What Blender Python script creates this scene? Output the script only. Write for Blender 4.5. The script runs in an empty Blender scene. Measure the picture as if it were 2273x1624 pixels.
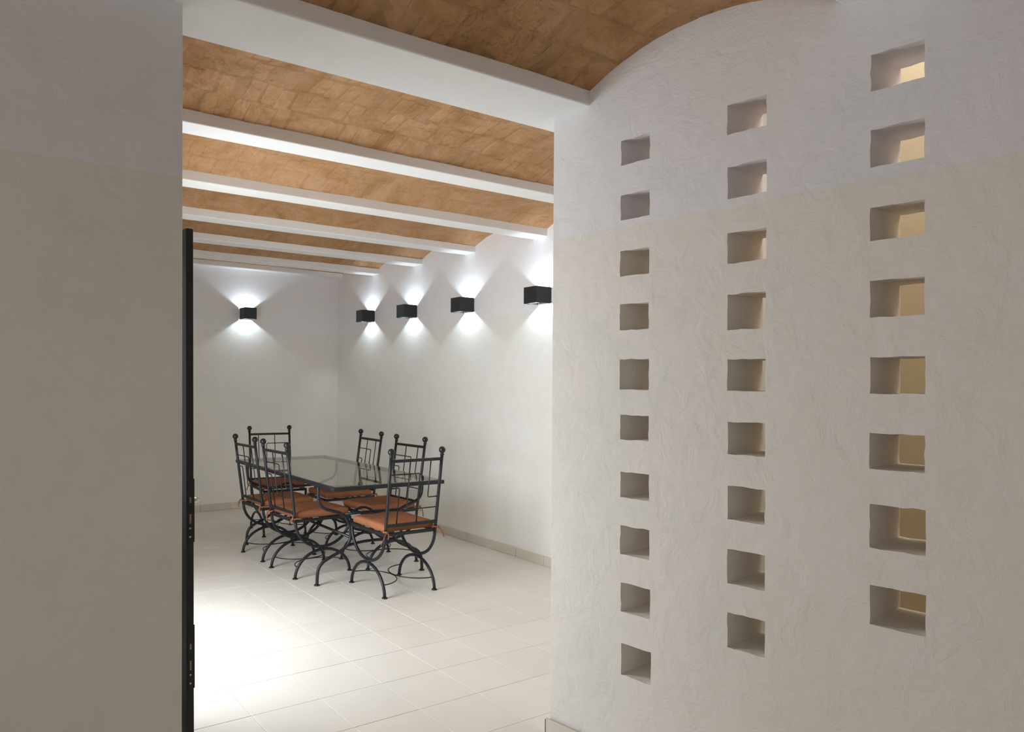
import bpy, math, random
from mathutils import Vector, Matrix

S = bpy.context.scene
C = S.collection
random.seed(11)

# ------------------------------------------------------------------ camera
W, H, F = 2273.0, 1624.0, 1622.84
YAW, PITCH, ROLL, CX, CY, EYE = 0.570171, 0.006, 0.007961, -224.13, 31.207, 1.5
fw = Vector((math.sin(YAW) * math.cos(PITCH), math.cos(YAW) * math.cos(PITCH), math.sin(PITCH)))
r0 = Vector((math.cos(YAW), -math.sin(YAW), 0.0))
u0 = r0.cross(fw)
rt = r0 * math.cos(ROLL) + u0 * math.sin(ROLL)
up = u0 * math.cos(ROLL) - r0 * math.sin(ROLL)
cam_data = bpy.data.cameras.new('camera')
cam = bpy.data.objects.new('camera', cam_data)
C.objects.link(cam)
M = Matrix((rt, up, -fw)).transposed().to_4x4()
M.translation = Vector((0, 0, EYE))
cam.matrix_world = M
cam_data.sensor_fit = 'HORIZONTAL'
cam_data.sensor_width = 36.0
cam_data.lens = F / W * 36.0
cam_data.shift_x = -CX / W
cam_data.shift_y = CY / W
cam_data.clip_start = 0.05
S.camera = cam

# ------------------------------------------------------------------ world, daylight, exposure
wd = bpy.data.worlds.new('sky')
S.world = wd
wd.use_nodes = True
wd.node_tree.nodes['Background'].inputs[0].default_value = (0.80, 0.90, 1.0, 1)
wd.node_tree.nodes['Background'].inputs[1].default_value = 1.2


def area(name, loc, direction, sx, sy, power, col):
    d = bpy.data.lights.new(name, 'AREA')
    d.shape = 'RECTANGLE'
    d.size, d.size_y, d.energy, d.color = sx, sy, power, col
    o = bpy.data.objects.new(name, d)
    C.objects.link(o)
    o.location = loc
    o.rotation_euler = Vector(direction).to_track_quat('-Z', 'Y').to_euler()
    return o


area('daylight_dining_door', (0.30, 4.25, 1.25), (1, -0.30, -0.42), 1.25, 1.9, 97, (0.89, 0.95, 1.0))
area('daylight_hall_window', (-2.9, -0.6, 1.5), (1, 0.05, 0.0), 1.8, 1.7, 23, (1.0, 0.985, 0.96))
area('side_room_fill', (3.0, -0.1, 3.03), (0, 0, -1), 0.55, 3.4, 21, (1.0, 0.975, 0.92))  # unseen fill added under the closed slab to brighten the room behind the openings

S.view_settings.view_transform = 'Standard'
S.view_settings.look = 'None'
S.view_settings.gamma = 1.0
S.view_settings.exposure = 0.0
S.view_settings.use_curve_mapping = False
S.cycles.max_bounces = 10
S.cycles.diffuse_bounces = 7
S.cycles.transparent_max_bounces = 12
S.cycles.caustics_reflective = False
S.cycles.caustics_refractive = False
S.cycles.use_denoising = True


# ------------------------------------------------------------------ materials
def new_mat(name):
    m = bpy.data.materials.new(name)
    m.use_nodes = True
    nt = m.node_tree
    return m, nt, nt.nodes['Principled BSDF']


def N(nt, t, **kw):
    n = nt.nodes.new(t)
    for k, v in kw.items():
        setattr(n, k, v)
    return n


def noise(nt, scale, detail=4.0, rough=0.55, vec=None, dist=0.0):
    n = N(nt, 'ShaderNodeTexNoise')
    n.inputs['Scale'].default_value = scale
    n.inputs['Detail'].default_value = detail
    n.inputs['Roughness'].default_value = rough
    n.inputs['Distortion'].default_value = dist
    if vec is not None:
        nt.links.new(vec, n.inputs['Vector'])
    return n


def ramp(nt, fac, stops):
    r = N(nt, 'ShaderNodeValToRGB')
    el = r.color_ramp.elements
    while len(el) < len(stops):
        el.new(0.5)
    for e, (p, c) in zip(el, stops):
        e.position = p
        e.color = c if len(c) == 4 else (c[0], c[1], c[2], 1)
    nt.links.new(fac, r.inputs[0])
    return r


def mix(nt, a, b, fac, mode='MIX'):
    n = N(nt, 'ShaderNodeMix', data_type='RGBA', blend_type=mode)
    for sock, v in ((n.inputs[0], fac), (n.inputs[6], a), (n.inputs[7], b)):
        if isinstance(v, (int, float)):
            sock.default_value = v
        elif isinstance(v, (tuple, list)):
            sock.default_value = (v[0], v[1], v[2], 1)
        else:
            nt.links.new(v, sock)
    return n.outputs[2]


def bump(nt, bsdf, height, strength, distance):
    b = N(nt, 'ShaderNodeBump')
    b.inputs['Strength'].default_value = strength
    b.inputs['Distance'].default_value = distance
    nt.links.new(height, b.inputs['Height'])
    nt.links.new(b.outputs[0], bsdf.inputs['Normal'])
    return b


def plaster(name, upper, lower, line=2.13, stain=0.10, relief=0.5):
    """Lime plaster painted in two tones: one above, one below the line."""
    m, nt, b = new_mat(name)
    g = N(nt, 'ShaderNodeNewGeometry')
    pos = g.outputs['Position']
    sep = N(nt, 'ShaderNodeSeparateXYZ')
    nt.links.new(pos, sep.inputs[0])
    wob = noise(nt, 14, 3, vec=pos)
    ad = N(nt, 'ShaderNodeMath', operation='MULTIPLY_ADD')
    nt.links.new(wob.outputs[0], ad.inputs[0])
    ad.inputs[1].default_value = 0.006
    nt.links.new(sep.outputs[2], ad.inputs[2])
    mr = N(nt, 'ShaderNodeMapRange')
    mr.inputs['From Min'].default_value = line - 0.001
    mr.inputs['From Max'].default_value = line + 0.006
    nt.links.new(ad.outputs[0], mr.inputs['Value'])
    base = mix(nt, lower, upper, mr.outputs[0])
    big = noise(nt, 1.3, 5, 0.6, pos, 0.6)
    tint = ramp(nt, big.outputs[0], [(0.36, (0.93, 0.95, 0.93)), (0.52, (1, 1, 1)), (0.68, (1.0, 0.965, 0.94))])
    col = mix(nt, base, tint.outputs[0], stain * 6, 'MULTIPLY')
    sm = noise(nt, 9, 6, 0.65, pos, 0.4)
    tint2 = ramp(nt, sm.outputs[0], [(0.30, (0.955, 0.95, 0.94)), (0.5, (1, 1, 1))])
    col = mix(nt, col, tint2.outputs[0], 0.6, 'MULTIPLY')
    nt.links.new(col, b.inputs['Base Color'])
    b.inputs['Roughness'].default_value = 0.72
    b.inputs['Specular IOR Level'].default_value = 0.25
    h1 = noise(nt, 11, 8, 0.62, pos, 0.8)
    h2 = noise(nt, 170, 3, 0.6, pos)
    stretch = N(nt, 'ShaderNodeMapping')
    stretch.inputs['Scale'].default_value = (7, 7, 28)
    stretch.inputs['Rotation'].default_value = (0.5, 0.2, 0)
    nt.links.new(pos, stretch.inputs[0])
    h3 = noise(nt, 1.0, 5, 0.6, stretch.outputs[0], 1.2)
    a1 = N(nt, 'ShaderNodeMath', operation='MULTIPLY_ADD')
    nt.links.new(h2.outputs[0], a1.inputs[0])
    a1.inputs[1].default_value = 0.10
    nt.links.new(h1.outputs[0], a1.inputs[2])
    a2 = N(nt, 'ShaderNodeMath', operation='MULTIPLY_ADD')
    nt.links.new(h3.outputs[0], a2.inputs[0])
    a2.inputs[1].default_value = 0.35
    nt.links.new(a1.outputs[0], a2.inputs[2])
    bump(nt, b, a2.outputs[0], relief, 0.012)
    return m


def simple(name, col, rough=0.5, metal=0.0, spec=0.5, nscale=None, namp=0.15, brel=0.0, bscale=60):
    m, nt, b = new_mat(name)
    b.inputs['Roughness'].default_value = rough
    b.inputs['Metallic'].default_value = metal
    b.inputs['Specular IOR Level'].default_value = spec
    g = N(nt, 'ShaderNodeNewGeometry')
    if nscale:
        n = noise(nt, nscale, 5, 0.6, g.outputs['Position'], 0.3)
        lo = tuple(c * (1 - namp) for c in col)
        hi = tuple(min(1, c * (1 + namp)) for c in col)
        r = ramp(nt, n.outputs[0], [(0.3, lo), (0.7, hi)])
        nt.links.new(r.outputs[0], b.inputs['Base Color'])
    else:
        b.inputs['Base Color'].default_value = (*col, 1)
    if brel:
        n2 = noise(nt, bscale, 5, 0.6, g.outputs['Position'])
        bump(nt, b, n2.outputs[0], brel, 0.004)
    return m


def clay(name, shade=1.0):
    m, nt, b = new_mat(name)
    g = N(nt, 'ShaderNodeNewGeometry')
    pos = g.outputs['Position']
    oi = N(nt, 'ShaderNodeObjectInfo')
    n1 = noise(nt, 3.2, 7, 0.68, pos, 1.1)
    c1 = ramp(nt, n1.outputs[0], [(0.28, (0.30, 0.160, 0.066)), (0.45, (0.42, 0.235, 0.110)),
                                  (0.60, (0.49, 0.295, 0.165)), (0.76, (0.45, 0.240, 0.098))])
    n2 = noise(nt, 21, 6, 0.7, pos, 0.8)
    c2 = ramp(nt, n2.outputs[0], [(0.30, (0.80, 0.77, 0.72)), (0.5, (1, 1, 1))])
    col = mix(nt, c1.outputs[0], c2.outputs[0], 0.8, 'MULTIPLY')
    rr = ramp(nt, oi.outputs['Random'], [(0.0, (0.82, 0.81, 0.78)), (0.5, (1.0, 0.99, 0.97)), (1.0, (1.06, 1.06, 1.08))])
    col = mix(nt, col, rr.outputs[0], 0.8, 'MULTIPLY')
    n4 = noise(nt, 6.5, 5, 0.6, pos, 1.6)
    vein = ramp(nt, n4.outputs[0], [(0.485, (1, 1, 1)), (0.5, (0.55, 0.50, 0.42)), (0.515, (1, 1, 1))])
    n5 = noise(nt, 1.7, 3, 0.5, pos)
    mask = ramp(nt, n5.outputs[0], [(0.48, (0, 0, 0)), (0.62, (1, 1, 1))])
    col = mix(nt, col, mix(nt, (1, 1, 1), vein.outputs[0], mask.outputs[0]), 0.8, 'MULTIPLY')
    col = mix(nt, col, (shade, shade, shade), 1.0, 'MULTIPLY')
    nt.links.new(col, b.inputs['Base Color'])
    b.inputs['Roughness'].default_value = 0.78
    b.inputs['Specular IOR Level'].default_value = 0.2
    n3 = noise(nt, 34, 7, 0.65, pos, 0.5)
    bump(nt, b, n3.outputs[0], 0.5, 0.010)
    return m


def tile_mat(name, col, var=0.04, rough=0.28):
    m, nt, b = new_mat(name)
    g = N(nt, 'ShaderNodeNewGeometry')
    oi = N(nt, 'ShaderNodeObjectInfo')
    n1 = noise(nt, 2.4, 5, 0.6, g.outputs['Position'], 0.5)
    c1 = ramp(nt, n1.outputs[0], [(0.3, tuple(c * (1 - var) for c in col)), (0.7, tuple(min(1, c * (1 + var)) for c in col))])
    rr = ramp(nt, oi.outputs['Random'], [(0.0, (0.955, 0.95, 0.945)), (1.0, (1.0, 1.0, 1.0))])
    rr.color_ramp.elements[0].color = (0.978, 0.974, 0.968, 1)
    nt.links.new(mix(nt, c1.outputs[0], rr.outputs[0], 1.0, 'MULTIPLY'), b.inputs['Base Color'])
    b.inputs['Roughness'].default_value = rough
    b.inputs['Specular IOR Level'].default_value = 0.42
    n2 = noise(nt, 25, 3, 0.5, g.outputs['Position'])
    bump(nt, b, n2.outputs[0], 0.05, 0.004)
    return m


def smoked_glass(name):
    m = bpy.data.materials.new(name)
    m.use_nodes = True
    nt = m.node_tree
    nt.nodes.clear()
    out = N(nt, 'ShaderNodeOutputMaterial')
    tr = N(nt, 'ShaderNodeBsdfTransparent')
    tr.inputs[0].default_value = (0.72, 0.72, 0.68, 1)
    gl = N(nt, 'ShaderNodeBsdfGlossy')
    gl.inputs['Color'].default_value = (0.95, 0.95, 0.92, 1)
    gl.inputs['Roughness'].default_value = 0.015
    fr = N(nt, 'ShaderNodeFresnel')
    fr.inputs['IOR'].default_value = 2.2
    mx = N(nt, 'ShaderNodeMixShader')
    gb = N(nt, 'ShaderNodeNewGeometry')
    inv = N(nt, 'ShaderNodeMath', operation='SUBTRACT')
    inv.inputs[0].default_value = 1.0
    nt.links.new(gb.outputs['Backfacing'], inv.inputs[1])
    ml = N(nt, 'ShaderNodeMath', operation='MULTIPLY')
    nt.links.new(fr.outputs[0], ml.inputs[0])
    nt.links.new(inv.outputs[0], ml.inputs[1])
    nt.links.new(ml.outputs[0], mx.inputs[0])
    nt.links.new(tr.outputs[0], mx.inputs[1])
    nt.links.new(gl.outputs[0], mx.inputs[2])
    nt.links.new(mx.outputs[0], out.inputs[0])
    return m


def emitter(name, col, strength):
    m, nt, b = new_mat(name)
    b.inputs['Base Color'].default_value = (0.9, 0.9, 0.9, 1)
    b.inputs['Emission Color'].default_value = (*col, 1)
    b.inputs['Emission Strength'].default_value = strength
    return m


def fabric(name, col):
    m, nt, b = new_mat(name)
    tc = N(nt, 'ShaderNodeTexCoord')
    n1 = noise(nt, 6, 5, 0.6, tc.outputs['Object'], 0.5)
    c1 = ramp(nt, n1.outputs[0], [(0.3, tuple(c * 0.86 for c in col)), (0.7, tuple(c * 1.1 for c in col))])
    nt.links.new(c1.outputs[0], b.inputs['Base Color'])
    b.inputs['Roughness'].default_value = 0.9
    b.inputs['Specular IOR Level'].default_value = 0.15
    mp = N(nt, 'ShaderNodeMapping')
    mp.inputs['Scale'].default_value = (180, 30, 60)
    nt.links.new(tc.outputs['Object'], mp.inputs[0])
    n2 = noise(nt, 1.0, 4, 0.6, mp.outputs[0], 0.3)
    bump(nt, b, n2.outputs[0], 0.35, 0.004)
    return m


MAT = {
    'wall': plaster('wall_plaster', (0.79, 0.785, 0.815), (0.775, 0.76, 0.708), 2.13, 0.10, 0.55),
    'pierced': plaster('pierced_plaster_bounce_tint', (0.81, 0.786, 0.798), (0.812, 0.768, 0.714), 2.13, 0.10, 0.45),  # same plaster as the hall, with warm bounced light mixed into its colour
    'room': plaster('dining_plaster', (0.85, 0.84, 0.855), (0.835, 0.825, 0.785), 2.13, 0.07, 0.16),
    'beam': plaster('beam_plaster', (0.83, 0.825, 0.82), (0.83, 0.825, 0.82), 0.0, 0.06, 0.14),
    'tan': plaster('ochre_plaster', (0.62, 0.515, 0.355), (0.62, 0.515, 0.355), 0.0, 0.05, 0.2),
    'clay': clay('clay_brick'),
    'mortar': clay('clay_mortar', 0.94),
    'tile': tile_mat('floor_tile_glaze', (0.772, 0.737, 0.678), 0.03, 0.36),
    'skirt': tile_mat('skirting_tile_glaze', (0.64, 0.585, 0.50), 0.05, 0.35),
    'grout': simple('grout', (0.50, 0.415, 0.30), 0.9, nscale=3, namp=0.35),
    'iron': simple('wrought_iron', (0.012, 0.0135, 0.017), 0.36, 0.1, 0.45, nscale=40, namp=0.25, brel=0.12, bscale=180),
    'fabric': fabric('terracotta_cloth', (0.30, 0.118, 0.058)),
    'glass': smoked_glass('smoked_glass'),
    'lampbody': simple('lamp_black_paint', (0.016, 0.018, 0.019), 0.42, 0.0, 0.5, nscale=30, namp=0.2),
    'lampinner': simple('lamp_reflector', (0.55, 0.66, 0.74), 0.35, 0.6, 0.5, nscale=20, namp=0.1),
    'led': emitter('led_lens_glow', (0.90, 0.96, 1.0), 18.0),
    'door': simple('black_door_paint', (0.012, 0.012, 0.012), 0.4, 0.0, 0.5, nscale=20, namp=0.3),
    'pane': simple('dark_door_glass', (0.02, 0.024, 0.036), 0.08, 0.0, 0.7, nscale=12, namp=0.3),
    'steel': simple('brushed_steel', (0.55, 0.53, 0.50), 0.35, 0.9, 0.5, nscale=60, namp=0.15),
    'slot': simple('lock_slot_wood', (0.30, 0.235, 0.14), 0.7, nscale=30, namp=0.3),
    'mortardark': simple('dark_mortar', (0.13, 0.10, 0.07), 0.9, nscale=60, namp=0.4),
    'cement': simple('ceiling_back', (0.5, 0.48, 0.45), 0.9, nscale=5, namp=0.1),
}


# ------------------------------------------------------------------ mesh helpers
class MB:
    def __init__(self):
        self.v, self.f, self.s = [], [], []

    def face(self, idx, smooth=False):
        self.f.append(idx)
        self.s.append(smooth)

    def box(self, x0, x1, y0, y1, z0, z1, mtx=None):
        b = len(self.v)
        p = [(x0, y0, z0), (x1, y0, z0), (x1, y1, z0), (x0, y1, z0), (x0, y0, z1), (x1, y0, z1), (x1, y1, z1), (x0, y1, z1)]
        self.v += [tuple(mtx @ Vector(q)) for q in p] if mtx else p
        for q in ((0, 3, 2, 1), (4, 5, 6, 7), (0, 1, 5, 4), (1, 2, 6, 5), (2, 3, 7, 6), (3, 0, 4, 7)):
            self.face([b + i for i in q])
        return self

    def prism(self, pts, z0, z1):
        """Vertical prism over a counter-clockwise plan outline."""
        b, n = len(self.v), len(pts)
        self.v += [(x, y, z0) for x, y in pts] + [(x, y, z1) for x, y in pts]
        self.face([b + i for i in range(n - 1, -1, -1)])
        self.face([b + n + i for i in range(n)])
        for i in range(n):
            j = (i + 1) % n
            self.face([b + i, b + j, b + n + j, b + n + i])
        return self

    def tube(self, pts, r, seg=10, closed=False, flat=1.0):
        pts = [Vector(p) for p in pts]
        n = len(pts)
        rad = r if isinstance(r, (list, tuple)) else [r] * n
        b = len(self.v)
        prev = None
        for i in range(n):
            if closed:
                t = (pts[(i + 1) % n] - pts[i - 1]).normalized()
            else:
                t = (pts[min(i + 1, n - 1)] - pts[max(i - 1, 0)]).normalized()
            if prev is None:
                a = Vector((0, 0, 1)) if abs(t.z) < 0.9 else Vector((1, 0, 0))
                nrm = (a - t * a.dot(t)).normalized()
            else:
                nrm = (prev - t * prev.dot(t)).normalized()
            prev = nrm
            bn = t.cross(nrm)
            for k in range(seg):
                an = 2 * math.pi * k / seg
                self.v.append(tuple(pts[i] + nrm * (math.cos(an) * rad[i]) + bn * (math.sin(an) * rad[i] * flat)))
        rings = n if closed else n - 1
        for i in range(rings):
            for k in range(seg):
                k2 = (k + 1) % seg
                i2 = (i + 1) % n
                self.face([b + i * seg + k, b + i * seg + k2, b + i2 * seg + k2, b + i2 * seg + k], True)
        if not closed:
            self.face([b + k for k in range(seg - 1, -1, -1)])
            self.face([b + (n - 1) * seg + k for k in range(seg)])
        return self

    def lathe(self, prof, cx, cy, cz, seg=14, mtx=None):
        """Profile of (radius, z), from bottom to top, about the vertical axis."""
        b = len(self.v)
        for r, z in prof:
            for k in range(seg):
                a = 2 * math.pi * k / seg
                p = Vector((cx + r * math.cos(a), cy + r * math.sin(a), cz + z))
                self.v.append(tuple(mtx @ p) if mtx else tuple(p))
        for i in range(len(prof) - 1):
            for k in range(seg):
                k2 = (k + 1) % seg
                self.face([b + i * seg + k, b + i * seg + k2, b + (i + 1) * seg + k2, b + (i + 1) * seg + k], True)
        self.face([b + k for k in range(seg - 1, -1, -1)])
        e = b + (len(prof) - 1) * seg
        self.face([e + k for k in range(seg)])
        return self

    def mesh(self, name, mat):
        me = bpy.data.meshes.new(name)
        me.from_pydata(self.v, [], self.f)
        me.polygons.foreach_set('use_smooth', self.s)
        me.materials.append(MAT[mat])
        me.update()
        return me

    def build(self, name, mat, parent=None):
        return put(name, self.mesh(name, mat), parent)


def put(name, me, parent=None, loc=None, rot=None):
    o = bpy.data.objects.new(name, me)
    C.objects.link(o)
    if parent:
        o.parent = parent
    if loc is not None:
        o.location = loc
    if rot is not None:
        o.rotation_euler = rot
    return o


def tag(o, label=None, cat=None, group=None, kind=None):
    for k, v in (('label', label), ('category', cat), ('group', group), ('kind', kind)):
        if v:
            o[k] = v
    return o


def thing(name, label, cat, loc=(0, 0, 0), rotz=0.0, group=None):
    o = bpy.data.objects.new(name, None)
    C.objects.link(o)
    o.empty_display_size = 0.1
    o.location = loc
    o.rotation_euler = (0, 0, rotz)
    return tag(o, label, cat, group)


def struct(o, label):
    return tag(o, label, None, None, 'structure')


def bevel(o, width, seg=2):
    md = o.modifiers.new('bevel', 'BEVEL')
    md.width, md.segments, md.limit_method, md.angle_limit = width, seg, 'ANGLE', math.radians(40)
    md.harden_normals = False
    return o


def smooth_curve(pts, n=8):
    """Catmull-Rom through the given points."""
    P = [Vector(p) for p in pts]
    out = []
    for i in range(len(P) - 1):
        a, b, c, d = P[max(i - 1, 0)], P[i], P[i + 1], P[min(i + 2, len(P) - 1)]
        for k in range(n):
            t = k / n
            out.append(0.5 * ((2 * b) + (c - a) * t + (2 * a - 5 * b + 4 * c - d) * t * t + (3 * b - a - 3 * c + d) * t ** 3))
    out.append(P[-1])
    return out


# ------------------------------------------------------------------ plan of the place
def XR(y):                       # right wall of the dining room, a little out of square
    return 4.25 + 0.0172 * (y - 4.5)


PS = -0.12326                    # the pierced wall runs at an angle
def XP(y):
    return 2.21 + PS * (y - 2.32)


YB = 8.5                         # back wall
pn = Vector((1.0, -PS, 0)).normalized()      # from the front face into the wall
pt = Vector((-PS, -1.0, 0)).normalized()     # along the wall towards the camera
PTH = 0.266

# floor ------------------------------------------------------------
fl = struct(MB().box(-3.1, 4.6, -3.1, 8.7, -0.15, -0.0022).build('floor', 'grout'), 'pale grout bed under cream floor tiles')
TX0, TX, TY0, TY = 1.191, 0.34, 3.508, 0.3415
g = 0.0013
tm = MB()
b0 = len(tm.v)
hx, hy, e = TX / 2 - g, TY / 2 - g, 0.0008
for (ax, ay, z) in ((hx, hy, -0.012), (hx, hy, -e), (hx - e, hy - e, 0.0)):
    tm.v += [(-ax, -ay, z), (ax, -ay, z), (ax, ay, z), (-ax, ay, z)]
for k in range(2):
    for i in range(4):
        j = (i + 1) % 4
        tm.face([k * 4 + i, k * 4 + j, k * 4 + 4 + j, k * 4 + 4 + i])
tm.face([8, 9, 10, 11])
tile_me = tm.mesh('tile', 'tile')
rest = MB()
for i in range(-13, 10):
    for j in range(-19, 15):
        cx, cy = TX0 + (i + 0.5) * TX, TY0 + (j + 0.5) * TY
        if cy > YB + 0.1 or cx < -3.1 or cy < -3.1:
            continue
        seen = cx > 0.75 and cy > 2.1 and cx > 0.24 * cy - 0.35 and not (cx > 2.25 and cy < 2.3) and not (cx > 3.0 and cy < 2.75)
        if seen:
            put('tile', tile_me, fl, (cx, cy, random.uniform(-0.0004, 0.0002)),
                (random.uniform(-.0003, .0003), random.uniform(-.0003, .0003), 0))
        else:
            bb = len(rest.v)
            rest.v += [(cx + x, cy + y, z) for x, y, z in tm.v]
            for f in tm.f:
                rest.face([bb + q for q in f])
tag(rest.build('tile', 'tile', fl), 'cream floor tiles of the hall', kind='stuff')

# left wall --------------------------------------------------------
wl = MB()
wl.v = [(-3.1, 2.265, 0), (0.634, 2.265, 0), (0.634, 2.50, 0), (-3.1, 2.50, 0),
        (-3.1, 2.265, 2.70), (0.611, 2.265, 2.70), (0.611, 2.50, 2.70), (-3.1, 2.50, 2.70)]
for q in ((0, 3, 2, 1), (4, 5, 6, 7), (0, 1, 5, 4), (1, 2, 6, 5), (2, 3, 7, 6), (3, 0, 4, 7)):
    wl.face(list(q))
struct(bevel(wl.build('wall_left', 'wall'), 0.008, 3), 'shaded grey plaster wall beside the doorway')

# pierced wall -----------------------------------------------------
C1 = [(1.985, 1.858, 2.370, 2.468), (1.985, 1.858, 2.154, 2.252), (1.986, 1.858, 1.931, 2.032), (1.986, 1.859, 1.720, 1.822),
      (1.985, 1.857, 1.486, 1.606), (1.981, 1.856, 1.291, 1.387), (1.979, 1.853, 1.064, 1.164), (1.978, 1.851, 0.840, 0.953),
      (1.974, 1.846, 0.616, 0.729), (1.971, 1.841, 0.369, 0.493)]
C2 = [(1.556, 1.421, 2.380, 2.484), (1.554, 1.420, 2.156, 2.267), (1.553, 1.419, 1.930, 2.036), (1.552, 1.421, 1.698, 1.822),
      (1.551, 1.421, 1.487, 1.596), (1.549, 1.421, 1.267, 1.379), (1.548, 1.420, 1.040, 1.157), (1.547, 1.419, 0.818, 0.937),
      (1.546, 1.418, 0.597, 0.718)]
C3 = [(1.112, .974, 2.398, 2.508), (1.112, .974, 2.166, 2.280), (1.112, .973, 1.944, 2.045), (1.112, .972, 1.712, 1.823),
      (1.111, .971, 1.484, 1.593), (1.111, .971, 1.257, 1.365), (1.110, .968, 1.020, 1.151), (1.109, .966, 0.790, 0.908)]
C4 = [(y0 - .44, y1 - .44, z0 + random.uniform(-.01, .01), z1 + random.uniform(-.01, .01)) for y0, y1, z0, z1 in C3]


def pw(y, z, d):
    p = Vector((XP(y), y, z)) + pn * d
    if d > 0 and z < 2.6:              # the upper openings rise a little towards the back
        p.z += 0.034 * max(0.0, z - 1.5)
    return (p.x, p.y, p.z)


ZT = 3.06
PY_END, PY_START = 2.32, -3.1
front = []                       # polygons in (y, z), counter-clockwise seen from the hall
holes = []
strips = []                      # bounds between columns: lists of (y, z) going up
edge = [[(PY_END, 0), (PY_END, ZT)]]
for col in (C1, C2, C3, C4):
    col = sorted(col, key=lambda h: h[2])
    L = [(col[0][0], 0.0)]
    R = [(col[0][1], 0.0)]
    J = lambda a: random.uniform(-a, a)
    low = [L[0], R[0]]                               # lower bound of the next solid piece, left to right
    for (yl, yr, z0, z1) in col:
        bot = [(yl, z0)] + [(yl + (yr - yl) * t, z0 + J(.0022)) for t in (.2, .4, .6, .8)] + [(yr, z0)]
        top = [(yl, z1)] + [(yl + (yr - yl) * t, z1 + J(.0022)) for t in (.2, .4, .6, .8)] + [(yr, z1)]
        lm = [(yl + J(.002), z0 + (z1 - z0) * t) for t in (.25, .5, .75)]
        rm = [(yr + J(.002), z0 + (z1 - z0) * t) for t in (.25, .5, .75)]
        L += [(yl, z0)] + lm + [(yl, z1)]
        R += [(yr, z0)] + rm + [(yr, z1)]
        front.append(low + bot[::-1])                # solid piece under this opening
        holes.append(bot + rm + top[::-1] + lm[::-1])
        low = top
    L.append((col[-1][0], ZT))
    R.append((col[-1][1], ZT))
    front.append(low + [R[-1], L[-1]])
    edge.append(L)
    edge.append(R)
edge.append([(PY_START, 0), (PY_START, ZT)])
for k in range(0, len(edge), 2):
    front.append(edge[k][:1] + edge[k + 1] + edge[k][:0:-1])
wp = MB()
vid = {}


def pv(y, z, d):
    key = (round(y, 5), round(z, 5), d)
    if key not in vid:
        vid[key] = len(wp.v)
        wp.v.append(pw(y, z, d))
    return vid[key]


for poly in front:
    wp.face([pv(y, z, 0.0) for y, z in poly])
    wp.face([pv(y, z, PTH) for y, z in reversed(poly)])
for h in holes:
    for k in range(len(h)):
        a, b = h[k], h[(k + 1) % len(h)]
        wp.face([pv(*b, 0.0), pv(*a, 0.0), pv(*a, PTH), pv(*b, PTH)])
per = [edge[0][0], edge[0][1]]
wp.face([pv(PY_END, 0, 0.0), pv(PY_END, ZT, 0.0), pv(PY_END, ZT, PTH), pv(PY_END, 0, PTH)])
wp.face([pv(PY_START, 0, PTH), pv(PY_START, ZT, PTH), pv(PY_START, ZT, 0.0), pv(PY_START, 0, 0.0)])
wpo = wp.build('wall_partition', 'pierced')
struct(bevel(wpo, 0.007, 3), 'pale plaster wall pierced by three columns of square openings')

# walls of the dining room ----------------------------------------
wr = MB().prism([(XR(2.1), 2.1), (XR(2.1) + 0.3, 2.1), (XR(8.8) + 0.3, 8.8), (XR(8.8), 8.8)], 0, 3.05)
struct(wr.build('wall_right', 'room'), 'white dining room wall carrying four lamps')
struct(MB().box(0.2, 4.7, YB, YB + 0.3, 0, 3.05).build('wall_back', 'room'), 'white back wall of the dining room with one lamp')
DY0, DY1, DZ = 3.62, 4.88, 2.15
wx = MB().box(0.25, 0.5, 2.50, DY0, 0, 3.05).box(0.25, 0.5, DY1, YB, 0, 3.05).box(0.25, 0.5, DY0, DY1, DZ, 3.05)
struct(wx.build('wall_side', 'room'), 'dining room side wall with the daylight doorway')
struct(MB().prism([(2.53, 2.03), (4.215, 2.03), (4.215, 2.44), (2.49, 2.44)], 0, 3.05).build('wall_divider', 'room'), 'cream wall behind the pierced wall')
# the room behind the openings and the hall behind the camera
struct(MB().box(3.35, 3.55, -2.1, 2.03, 0, 3.05).build('wall_ochre', 'tan'), 'ochre wall seen through the openings')
struct(MB().box(3.0, 3.55, -2.3, -2.1, 0, 3.05).build('wall_side_room', 'tan'), 'ochre end wall of the room behind the openings')
HW = MB().box(-3.3, -3.1, -3.1, -1.6, 0, 2.9).box(-3.3, -3.1, 0.4, 2.5, 0, 2.9).box(-3.3, -3.1, -1.6, 0.4, 0, 0.6).box(-3.3, -3.1, -1.6, 0.4, 2.4, 2.9)
struct(HW.build('wall_hall', 'wall'), 'hall wall with a window opening')
struct(MB().box(-3.3, 3.2, -3.3, -3.1, 0, 2.9).build('wall_rear', 'wall'), 'hall wall behind the viewer')

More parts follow.
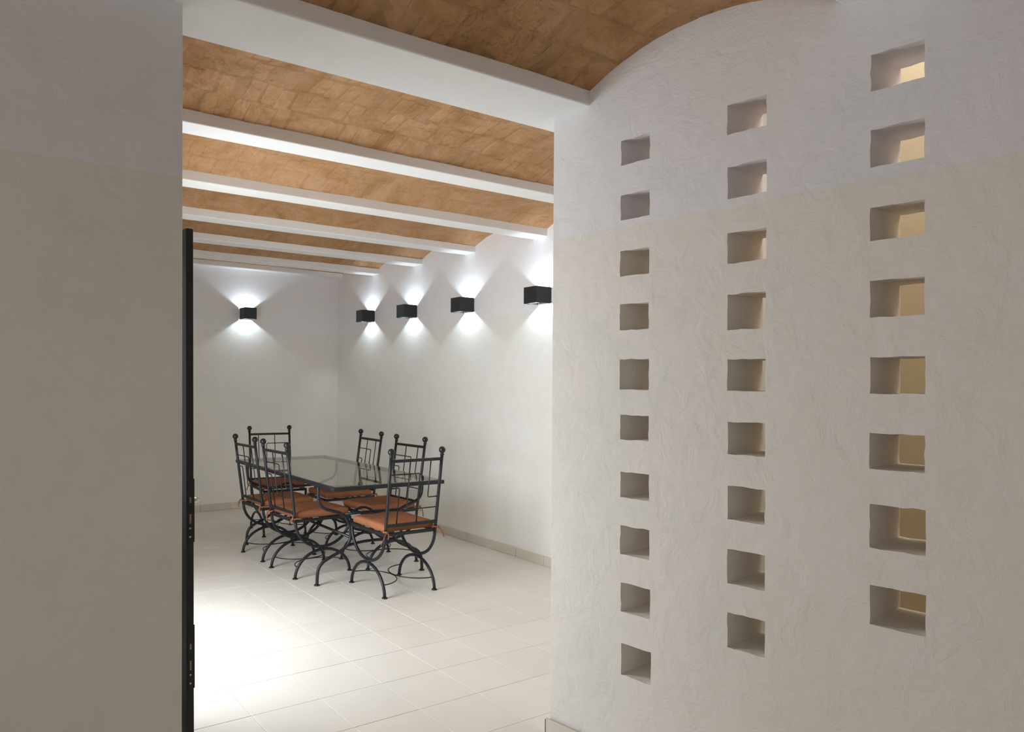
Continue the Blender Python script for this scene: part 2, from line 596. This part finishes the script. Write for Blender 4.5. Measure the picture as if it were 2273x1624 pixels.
# beams ------------------------------------------------------------
BEAMS = [  # y near, y far, underside, springing, x from, x to
    (-2.15, -1.83, 2.70, 2.76, -3.2, 2.88), (-1.15, -0.83, 2.70, 2.76, -3.2, 2.76), (-0.14, 0.18, 2.70, 2.76, -3.2, 2.63),
    (0.86, 1.19, 2.690, 2.735, -3.2, 2.51), (2.137, 2.458, 2.654, 2.722, -3.2, 4.3),
    (3.552, 3.724, 2.757, 2.812, 0.3, 4.5), (4.535, 4.706, 2.748, 2.808, 0.3, 4.5), (5.535, 5.702, 2.761, 2.820, 0.3, 4.5),
    (6.475, 6.655, 2.776, 2.826, 0.3, 4.5), (7.425, 7.590, 2.792, 2.848, 0.3, 4.5), (8.372, 8.56, 2.862, 2.912, 0.3, 4.5)]
for k, (ya, yb, z0, zs, xa, xb) in enumerate(BEAMS):
    mb = MB()
    n = 40
    top = zs + 0.14 if k != 4 else 2.90
    rows = []
    for i in range(n + 1):
        x = xa + (xb - xa) * i / n
        w = 0.004 * math.sin(x * 2.1 + k * 1.7) + 0.002 * math.sin(x * 7.3 + k)
        rows.append([(x, ya + w, z0 + 0.4 * w), (x, yb + w, z0 + 0.4 * w), (x, yb + w, top), (x, ya + w, top)])
    for rr in rows:
        mb.v += rr
    for i in range(n):
        for q in range(4):
            q2 = (q + 1) % 4
            mb.face([i * 4 + q, i * 4 + q2, i * 4 + 4 + q2, i * 4 + 4 + q])
    mb.face([3, 2, 1, 0])
    mb.face([n * 4 + q for q in range(4)])
    o = bevel(mb.build('trim_%d' % (k + 1), 'beam'), 0.006, 2)
    struct(o, 'white plastered ceiling beam')

# vaults with brick ------------------------------------------------
BW, JT = 0.076, 0.0015


def brick_mesh(rng, bl, R, proud):
    mb = MB()
    w, l = BW - JT, bl - JT
    ch = 0.006
    jx = [rng.uniform(-.012, .012) for _ in range(4)]
    jy = [rng.uniform(-.010, .010) for _ in range(2)]
    rows = []
    for q, (yy) in enumerate((-l / 2, 0.0, l / 2)):
        for lev in range(3):
            ins = ch if lev == 2 else 0.0
            yv = yy + (ins + jy[0] if q == 0 else -ins + jy[1] if q == 2 else 0)
            zz = (-yv * yv / (2 * R)) + (0.012, 0.0005, -proud)[lev]
            x0 = -w / 2 + ins + (jx[0] if q == 0 else jx[1] if q == 2 else 0) * 0.5
            x1 = w / 2 - ins + (jx[2] if q == 0 else jx[3] if q == 2 else 0) * 0.5
            rows.append((lev, q, len(mb.v)))
            mb.v += [(x0, yv, zz), (x1, yv, zz)]
    ix = {(lev, q): s for lev, q, s in rows}
    for lev in range(2):
        for q in range(2):
            a, b, c, d = ix[lev, q], ix[lev, q + 1], ix[lev + 1, q + 1], ix[lev + 1, q]
            mb.face([a, b, c, d])
            mb.face([a + 1, d + 1, c + 1, b + 1])
        a, d = ix[lev, 0], ix[lev + 1, 0]
        mb.face([a, d, d + 1, a + 1])
        a, d = ix[lev, 2], ix[lev + 1, 2]
        mb.face([a, a + 1, d + 1, d])
    for q in range(2):
        a, b = ix[2, q], ix[2, q + 1]
        mb.face([a, b, b + 1, a + 1])
    return mb


count_b = 0
for k in range(len(BEAMS) - 1):
    ya, yb = BEAMS[k][1] - 0.01, BEAMS[k + 1][0] + 0.01
    za, zb = BEAMS[k][3], BEAMS[k + 1][3]
    if k == 4:
        za = zb
    if k == 3:
        za = zb = 2.708
    xa, xb = (-3.2, XP((ya + yb) / 2) + 0.13) if k < 4 else (0.3, 4.5)
    zs = (za + zb) / 2
    tilt = (zb - za) / (yb - ya)
    half = (yb - ya) / 2
    rise = 0.126 if k == 3 else 0.118 if k == 4 else 0.092
    R = (half * half + rise * rise) / (2 * rise)
    yc, zc = (ya + yb) / 2, zs + rise - R
    phi = math.asin(half / R)

    def arc(t, off=0.0):
        y = yc + (R + off) * math.sin(t)
        return y, zc + (R + off) * math.cos(t) + tilt * (y - yc)
    mb = MB()
    n = 16
    for off in (0.0, 0.05):
        for i in range(n + 1):
            y, z = arc(-phi + 2 * phi * i / n, off)
            mb.v += [(xa, y, z), (xb, y, z)]
    m2 = 2 * (n + 1)
    for i in range(n):
        mb.face([2 * i, 2 * i + 2, 2 * i + 3, 2 * i + 1], True)
        mb.face([m2 + 2 * i, m2 + 2 * i + 1, m2 + 2 * i + 3, m2 + 2 * i + 2])
    mb.face([0, 1, m2 + 1, m2])
    mb.face([2 * n + 1, 2 * n, m2 + 2 * n, m2 + 2 * n + 1])
    vault = struct(mb.build('ceiling', 'mortar'), 'shallow vault of clay-washed brick')
    if k < 3:
        continue
    nc = 6 if k == 3 else 7 if k == 4 else 5
    bl = 2 * phi * R / nc
    rng = random.Random(100 + k)
    single = k in (3, 4)
    if single:
        var = [brick_mesh(rng, bl, R, pr).mesh('brick', 'clay') for pr in ((.0003, .0005, .0007, .0004, .0006, .0009) if k == 3 else (.0006, .0010, .0015, .0008, .0021, .0012, .0004, .0017))]
    joined = MB()
    nx = int((xb - xa) / BW) + 1
    for c in range(nc):
        t = -phi + (c + 0.5) * 2 * phi / nc
        for i in range(nx):
            x = xa + (i + (0.5 if c % 2 else 0.0)) * BW + rng.uniform(-.009, .009)
            y, z = arc(t + rng.uniform(-.012, .012))
            rot = (-t + math.atan(tilt) + rng.uniform(-.008, .008), rng.uniform(-.010, .010), rng.uniform(-.07, .07))
            lim = (0.75 if k == 3 else 0.85) < x < (2.40 if k == 3 else 3.55)
            if single and lim and c >= (2 if k == 3 else 3):
                put('brick', rng.choice(var), vault, (x, y, z), rot)
                count_b += 1
            else:
                src = brick_mesh(rng, bl, R, rng.uniform(.0004, .0015))
                mt = Matrix.Translation((x, y, z)) @ Matrix.Rotation(rot[2], 4, 'Z') @ Matrix.Rotation(rot[1], 4, 'Y') @ Matrix.Rotation(rot[0], 4, 'X')
                bb = len(joined.v)
                joined.v += [tuple(mt @ Vector(p)) for p in src.v]
                for f in src.f:
                    joined.face([bb + q for q in f])
    tag(joined.build('brick', 'clay', vault), 'clay-washed bricks further along the vault', kind='stuff')
# slab above everything keeps the sky out
struct(MB().box(-3.4, 4.8, -3.4, 8.9, 3.06, 3.2).build('ceiling', 'cement'), 'roof slab above the vaults')

# skirting ---------------------------------------------------------
SKH, SKT = 0.077, 0.012


def skirting(name, label, p0, p1, inward, length, phase):
    """Row of skirting tiles from p0 to p1; inward points into the room."""
    p0, p1 = Vector((*p0, 0)), Vector((*p1, 0))
    d = (p1 - p0)
    L = d.length
    d.normalize()
    nrm = Vector((*inward, 0)).normalized()
    ang = math.atan2(d.y, d.x)
    root = struct(MB().box(0, L, -0.0, 0.004, 0, SKH - 0.004).build(name, 'mortardark'), label)
    sgn = 1 if (Vector((-d.y, d.x, 0)).dot(nrm) > 0) else -1
    root.location = p0
    root.rotation_euler = (0, 0, ang)
    if sgn < 0:
        for v in root.data.vertices:
            v.co.y *= -1
        root.data.flip_normals()
    a = -phase * length
    while a < L:
        s, e2 = max(a, 0) + 0.0015, min(a + length, L) - 0.0015
        if e2 - s > 0.01:
            w = e2 - s
            mb = MB().box(-w / 2, w / 2, -SKT / 2, SKT / 2, 0, SKH)
            t = mb.build('skirting_tile', 'skirt', root)
            bevel(t, 0.0015, 1)
            t.location = ((s + e2) / 2, sgn * (SKT / 2 + 0.001 + random.uniform(0, .0015)), random.uniform(-.0005, .0015))
        a += length
    return root


skirting('baseboard_right', 'beige tile skirting along the lamp wall', (XR(2.5), 2.5), (XR(YB), YB), (-1, 0), 0.3615, (0.3615 - (4.537 - 2.5) % 0.3615) / 0.3615)
skirting('baseboard_back', 'beige tile skirting along the back wall', (0.55, YB), (XR(YB) - 0.02, YB), (0, -1), 0.364, 0.523)
bp = skirting('baseboard_partition', 'beige tile skirting under the pierced wall', (XP(2.325) - 0.010, 2.325), (XP(-1.0) - 0.010, -1.0), (-1, PS * -1), 0.36, 0.0)
MB().box(-0.004, 0.0, -0.012, 0.006, 0, SKH - 0.004).build('end_joint', 'mortardark', bp)


# ------------------------------------------------------------------ door leaf folded back along the side wall
dr = thing('door_leaf', 'black glazed metal door standing open beside the grey wall', 'door', (0.7415, 2.60, 0.005), math.radians(97.3))
dr.rotation_euler = (0.0, math.radians(-0.8) * 0, math.radians(97.3))
TH, LW, LH = 0.027, 0.92, 2.04
# local x runs along the leaf from its free edge to its hinges, local +y faces the side wall


def lean(z):                     # the leaf hangs slightly out of plumb
    return (0.014 - 0.0137 * z / 1.15)


def dbox(name, x0, x1, y0, y1, z0, z1, mat, parent=dr, bv=0.0015):
    mb = MB().box(x0, x1, y0, y1, z0, z1)
    mb.v = [(x, y - lean(z), z) for x, y, z in mb.v]
    o = mb.build(name, mat, parent)
    if bv:
        bevel(o, bv, 1)
    return o


t2 = TH / 2
dbox('stile', 0, 0.07, -t2, t2, 0, LH, 'door')
dbox('stile', LW - 0.07, LW, -t2, t2, 0, LH, 'door')
for (za, zb) in ((0, 0.12), (0.60, 0.64), (1.125, 1.17), (LH - 0.07, LH)):
    dbox('rail', 0.07, LW - 0.07, -t2, t2, za, zb, 'door')
for (za, zb) in ((1.17, LH - 0.07), (0.64, 1.125), (0.12, 0.60)):
    p = dbox('pane', 0.07, LW - 0.07, -0.004, 0.004, za, zb, 'pane', bv=0)
    for s in (-1, 1):
        dbox('glazing_bead', 0.07, 0.082, min(s * 0.004, s * 0.012), max(s * 0.004, s * 0.012), za, zb, 'door', p, 0.001)
for zc in (1.04, 0.522):
    lp = dbox('lock_plate', -0.0022, 0.0, -t2 - 0.0025, t2 - 0.004, zc - 0.11, zc + 0.115, 'door')
    dbox('latch_slot', -0.0030, -0.0020, -0.003, 0.003, zc + 0.030, zc + 0.050, 'slot', lp, 0)
    dbox('bolt_slot', -0.0030, -0.0020, -0.003, 0.003, zc - 0.044, zc - 0.010, 'slot', lp, 0)
    for dz in (-0.060, -0.090):
        sc = MB().lathe([(0.0036, 0), (0.0036, 0.0012), (0.0022, 0.0016)], 0, 0, 0, 10, Matrix.Rotation(math.radians(-90), 4, 'Y'))
        sc.v = [(x - 0.0021, y + 0.001 - lean(zc + dz), z + zc + dz) for x, y, z in sc.v]
        sc.build('screw', 'steel', lp)
hz = 1.072
for s in (-1,):
    hd = MB().tube([(0.035, s * t2 - lean(hz), hz), (0.035, s * (t2 + 0.028) - lean(hz), hz), (0.042, s * (t2 + 0.034) - lean(hz), hz), (0.14, s * (t2 + 0.034) - lean(hz), hz)], 0.007, 10)
    hd.build('handle', 'steel', dr)


# ------------------------------------------------------------------ wall lamps
def wall_lamp(label, x, y, z, rotz, power=6.5):
    """Cube lamp, open above and below; local -y points out from the wall."""
    t = thing('wall_lamp', label, 'wall lamp', (x, y, z), rotz, 'black cube wall lamps')
    w, d, h = 0.076, 0.172, 0.068
    th = 0.003
    body = MB()
    body.box(-w, w, -d, -d + th, -h, h)
    body.box(-w, -w + th, -d + th, -0.012, -h, h)
    body.box(w - th, w, -d + th, -0.012, -h, h)
    bevel(body.build('housing', 'lampbody', t), 0.001, 1)
    bevel(MB().box(-w + 0.006, w - 0.006, -0.012, 0.0, -h + 0.008, h - 0.008).build('back_plate', 'lampbody', t), 0.001, 1)
    MB().box(-w + th, w - th, -d + th, -0.012, -0.004, 0.004).build('mount', 'lampinner', t)
    for s in (-1, 1):
        fl_ = MB()
        z0, z1 = s * (h - 0.004), s * (h - 0.007)
        fl_.box(-w + 0.004, w - 0.004, -d + 0.004, -0.104, min(z0, z1), max(z0, z1))
        fl_.build('flap', 'lampinner', t)
        ln = MB().lathe([(0.017, 0), (0.017, 0.003), (0.010, 0.006)], 0, -0.082, 0, 14)
        ln.v = [(a, b, s * (c + 0.004)) for a, b, c in ln.v]
        if s < 0:
            ln.f = [f[::-1] for f in ln.f]
        ln.build('led_lens', 'led', t)
        sc = MB().lathe([(0.004, -0.004), (0.004, 0.004)], w + 0.002, -0.010, s * (h - 0.012), 8)
        sc.build('side_screw', 'lampbody', t)
        L = bpy.data.lights.new('lamp_beam', 'SPOT')
        L.energy = power
        L.color = (0.76, 0.89, 1.0)
        L.shadow_soft_size = 0.009
        L.spot_size = math.radians(150)
        L.spot_blend = 0.5
        lo = bpy.data.objects.new('lamp_beam', L)
        C.objects.link(lo)
        lo.parent = t
        lo.location = (0, -0.082, s * 0.016)
        lo.rotation_euler = (math.pi if s > 0 else 0, 0, 0)
    return t


ra = math.radians(-90) + math.atan(-0.0172)
for y, z, lab in ((4.552, 2.248, 'black cube lamp nearest the pierced wall, partly behind it'),
                  (5.620, 2.262, 'second black cube lamp counted from the pierced wall'),
                  (6.643, 2.284, 'third black cube lamp from the pierced wall, right of the corner one'),
                  (7.585, 2.303, 'black cube lamp on the right wall closest to the room corner')):
    wall_lamp(lab, XR(y) + 0.0, y, z, ra)
wall_lamp('single black cube lamp on the back wall', 3.072, YB, 2.330, 0.0)


# ------------------------------------------------------------------ dining table
tb = thing('dining_table', 'black iron dining table with a smoked glass top', 'table', (2.838, 5.742, 0), math.radians(-1.3))
TWH, TLH, TZ = 0.472, 1.10, 0.762          # half width, half length, height of the top
fr = MB()
bar = 0.026
fr.box(-TWH, TWH, -TLH, -TLH + bar, TZ - 0.028, TZ).box(-TWH, TWH, TLH - bar, TLH, TZ - 0.028, TZ)
fr.box(-TWH, -TWH + bar, -TLH + bar, TLH - bar, TZ - 0.028, TZ).box(TWH - bar, TWH, -TLH + bar, TLH - bar, TZ - 0.028, TZ)
bevel(fr.build('top_frame', 'iron', tb), 0.0015, 1)
MB().box(-TWH + 0.012, TWH - 0.012, -TLH + 0.012, TLH - 0.012, TZ - 0.003, TZ + 0.005).build('glass_top', 'glass', tb)
LEGX = [(0.456, 0.736), (0.455, 0.657), (0.444, 0.609), (0.410, 0.570), (0.346, 0.547), (0.282, 0.525), (0.232, 0.493),
        (0.200, 0.435), (0.184, 0.372), (0.191, 0.311), (0.225, 0.263), (0.286, 0.226), (0.362, 0.194), (0.421, 0.161), (0.454, 0.105), (0.461, 0.0)]
RT = 0.0125
for ye in (-0.80, 0.795):
    for s in (-1, 1):
        pts = smooth_curve([(s * a, ye, z) for a, z in LEGX], 5)
        lg = MB().tube(pts, RT, 12).build('leg', 'iron', tb)
        MB().lathe([(0.022, 0.0), (0.022, 0.006), (0.0135, 0.012)], s * 0.461, ye, 0, 14).build('foot', 'iron', lg)
    MB().tube([(-0.236, ye, 0.512), (0, ye, 0.514), (0.236, ye, 0.512)], 0.011, 10).build('upper_stretcher', 'iron', tb)
    MB().tube(smooth_curve([(-0.205, ye, 0.272), (-0.10, ye, 0.286), (0.0, ye, 0.289), (0.10, ye, 0.286), (0.205, ye, 0.272)], 5), 0.0115, 10).build('lower_stretcher', 'iron', tb)
    sg = 1 if ye < 0 else -1
    MB().tube(smooth_curve([(-0.185, ye + sg * 0.02, 0.508), (-0.13, ye + sg * 0.02, 0.535), (-0.08, ye + sg * 0.02, 0.548), (-0.03, ye + sg * 0.02, 0.540), (0.02, ye + sg * 0.02, 0.512)], 5), 0.010, 10).build('arch_brace', 'iron', tb)
for s in (-1, 1):
    MB().tube([(s * 0.170, -0.80, 0.324), (s * 0.170, 0.795, 0.324)], 0.011, 10).build('long_stretcher', 'iron', tb)


# ------------------------------------------------------------------ chairs
def arc_pts(a, b, n, zc, sgn):
    return [(math.cos(math.pi * i / n) * a, zc + sgn * math.sin(math.pi * i / n) * b) for i in range(n + 1)]


HW_, HD, SEAT = 0.212, 0.243, 0.442
BTOP = 1.003


def by(z):                       # backrest leans back as it rises
    return -HD - 0.002 - 0.082 * max(0.0, (z - SEAT)) / (1.03 - SEAT)


def post_x(z):
    return HW_ + 0.006 * (z - SEAT)


def bp3(u, z):
    return (u, by(z), z)


def rounded(path, r=0.014, n=4):
    P = [Vector(p) for p in path]
    out = [P[0]]
    for i in range(1, len(P) - 1):
        a = (P[i - 1] - P[i]).normalized() * r + P[i]
        b = (P[i + 1] - P[i]).normalized() * r + P[i]
        for k in range(n + 1):
            t = k / n
            out.append(a * (1 - t) ** 2 + P[i] * 2 * t * (1 - t) + b * t * t)
    out.append(P[-1])
    return out


def make_chair(name, label, mirror, seed):
    rng = random.Random(seed)
    t = thing(name, label, 'chair', group='wrought iron dining chairs')
    mx = -1 if mirror else 1
    R1 = 0.0118
    for s in (-1, 1):
        low = [(s * HW_, y, z) for y, z in arc_pts(0.243, 0.203, 22, 0.0, 1)]
        lg = MB().tube(low, R1, 10).build('leg', 'iron', t)
        for e_ in (-1, 1):
            MB().lathe([(0.021, 0.0), (0.021, 0.005), (0.0128, 0.011)], s * HW_, e_ * 0.243, 0, 12).build('foot', 'iron', lg)
        upc = [(s * HW_, y, z) for y, z in arc_pts(0.243, 0.213, 22, SEAT - 0.006, -1)]
        MB().tube(upc, R1, 10).build('seat_support', 'iron', t)
        MB().box(s * HW_ - 0.008, s * HW_ + 0.008, -0.03, 0.03, 0.203, 0.227).build('weld', 'iron', t)
        hoop = [(s * (HW_ - 0.004) - s * math.sin(math.pi * i / 18) * 0.205, math.cos(math.pi * i / 18) * 0.222, 0.088) for i in range(19)]
        MB().tube(hoop, 0.0042, 8).build('hoop', 'iron', t)
        ps = [(s * post_x(z), by(z), z) for z in (SEAT - 0.01, 0.5, 0.6, 0.8, BTOP)]
        po = MB().tube(ps, 0.0118, 12).build('back_post', 'iron', t)
        fx, fy = s * post_x(BTOP), by(BTOP)
        MB().lathe([(0.0120, -0.012), (0.0158, -0.010), (0.0158, -0.004), (0.0125, -0.001), (0.0125, 0.004)] +
                   [(0.0250 * math.sin(a), 0.0265 - 0.0250 * math.cos(a)) for a in [math.radians(d_) for d_ in (32, 48, 64, 80, 96, 112, 128, 144, 160, 174)]], fx, fy, BTOP, 16).build('finial', 'iron', po)
    sf = MB()
    q = 0.011
    for s in (-1, 1):
        sf.box(s * HW_ - q, s * HW_ + q, -HD, HD, SEAT - q, SEAT + q)
        sf.box(-HW_ + q, HW_ - q, s * HD - q, s * HD + q, SEAT - q, SEAT + q)
    bevel(sf.build('seat_frame', 'iron', t), 0.002, 1)
    for ys in (-0.12, 0.0, 0.12):
        MB().box(-HW_ + q, HW_ - q, ys - 0.012, ys + 0.012, SEAT + 0.003, SEAT + 0.007).build('seat_slat', 'iron', t)
    for z, nm in ((0.965, 'top_rail'), (0.505, 'lower_rail')):
        w = post_x(z)
        d = by(z)
        bevel(MB().box(-w + 0.006, w - 0.006, d - 0.0095, d + 0.0095, z - 0.0105, z + 0.0105).build(nm, 'iron', t), 0.002, 1)
    w = HW_
    bars = [[(-w, 0.868), (0.037, 0.868), (0.040, 0.505)],
            [(-w, 0.772), (-0.125, 0.772), (-0.127, 0.505)],
            [(-0.053, 0.965), (-0.052, 0.612), (w, 0.612)],
            [(0.122, 0.965), (0.121, 0.690), (w, 0.690)]]
    for b_ in bars:
        pts = rounded([bp3(mx * u, z) for u, z in b_])
        MB().tube(pts, 0.0044, 8).build('back_bar', 'iron', t)
    # cushion with piped edge and ties
    cu = MB()
    n = 14
    cw, cd = 0.208, 0.228
    z0, z1 = SEAT + q + 0.001, SEAT + q + 0.060
    ph = rng.uniform(0, 6)
    ids = {}
    for lev in (0, 1):
        for i in range(n + 1):
            for j in range(n + 1):
                u, v = -1 + 2 * i / n, -1 + 2 * j / n
                u = math.copysign(1 - (1 - abs(u)) ** 1.7, u)
                v = math.copysign(1 - (1 - abs(v)) ** 1.7, v)
                prof = ((1 - abs(u) ** 14) * (1 - abs(v) ** 14)) ** 0.4
                wv = 0.003 * math.sin(7 * u + ph) * math.sin(5 * v + ph * 2)
                if lev:
                    z = (z0 + z1) / 2 + (z1 - z0) / 2 * (0.55 + 0.45 * prof) + wv * prof
                else:
                    z = (z0 + z1) / 2 - (z1 - z0) / 2 * (0.72 + 0.28 * prof)
                ids[lev, i, j] = len(cu.v)
                k_ = 1.0 - 0.012 * math.sin(3 * u * v + ph)
                cu.v.append((u * cw * k_, v * cd * k_ + 0.004, z))
    for i in range(n):
        for j in range(n):
            cu.face([ids[1, i, j], ids[1, i + 1, j], ids[1, i + 1, j + 1], ids[1, i, j + 1]], True)
            cu.face([ids[0, i, j], ids[0, i, j + 1], ids[0, i + 1, j + 1], ids[0, i + 1, j]], True)
    for i in range(n):
        for (a, b) in (((i, 0), (i + 1, 0)), ((n, i), (n, i + 1)), ((n - i, n), (n - i - 1, n)), ((0, n - i), (0, n - i - 1))):
            cu.face([ids[0, a[0], a[1]], ids[0, b[0], b[1]], ids[1, b[0], b[1]], ids[1, a[0], a[1]]], True)
    cus = cu.build('cushion', 'fabric', t)
    for s in (-1, 1):
        tie = MB()
        zc = SEAT + 0.022
        ring = [(s * HW_ + math.cos(a) * 0.0165, by(zc) + math.sin(a) * 0.0165, zc + 0.003 * math.sin(2 * a)) for a in [2 * math.pi * k / 14 for k in range(14)]]
        tie.tube(ring, 0.0058, 6, closed=True)
        kx, ky = s * (HW_ + 0.006), by(zc) - 0.020
        tie.tube([(kx - 0.009, ky, zc), (kx, ky - 0.004, zc + 0.002), (kx + 0.009, ky, zc - 0.002)], [0.006, 0.0095, 0.006], 8)
        out = rng.uniform(0.02, 0.055) * s
        dr_ = rng.uniform(0.05, 0.085)
        tie.tube(smooth_curve([(kx, ky, zc), (kx + out * 0.4, ky - 0.012, zc - dr_ * 0.25), (kx + out * 0.8, ky - 0.010, zc - dr_ * 0.7), (kx + out, ky - 0.006, zc - dr_)], 4), 0.0052, 6, flat=0.45)
        tie.tube(smooth_curve([(kx, ky, zc), (kx - out * 0.3, ky - 0.010, zc - dr_ * 0.2), (kx - out * 0.15, ky - 0.012, zc - dr_ * 0.55)], 4), 0.0050, 6, flat=0.45)
        tie.tube([(s * (HW_ - 0.02), -HD + 0.03, zc + 0.006), (s * HW_, by(zc) + 0.012, zc)], 0.005, 6)
        tie.build('tie', 'fabric', cus)
    return t


for lab, mirror, x, y, deg in (
        ('iron chair at the near end of the table, its back to the viewer', False, 2.834, 4.655, 0.3),
        ('iron chair on the left side of the table, nearer the viewer', False, 2.524, 5.425, -87.0),
        ('iron chair on the left side of the table, leftmost of all', False, 2.516, 6.070, -87.5),
        ('iron chair at the far end of the table, facing the viewer', False, 2.895, 7.010, 174.5),
        ('iron chair on the wall side of the table, nearer the viewer', True, 3.150, 5.400, 93.0),
        ('iron chair on the wall side of the table, farther from the viewer', True, 3.190, 6.205, 88.0)):
    ch = make_chair('dining_chair', lab, mirror, int(x * 1000))
    ch.location = (x, y, 0.0)
    ch.rotation_euler = (0, 0, math.radians(deg))
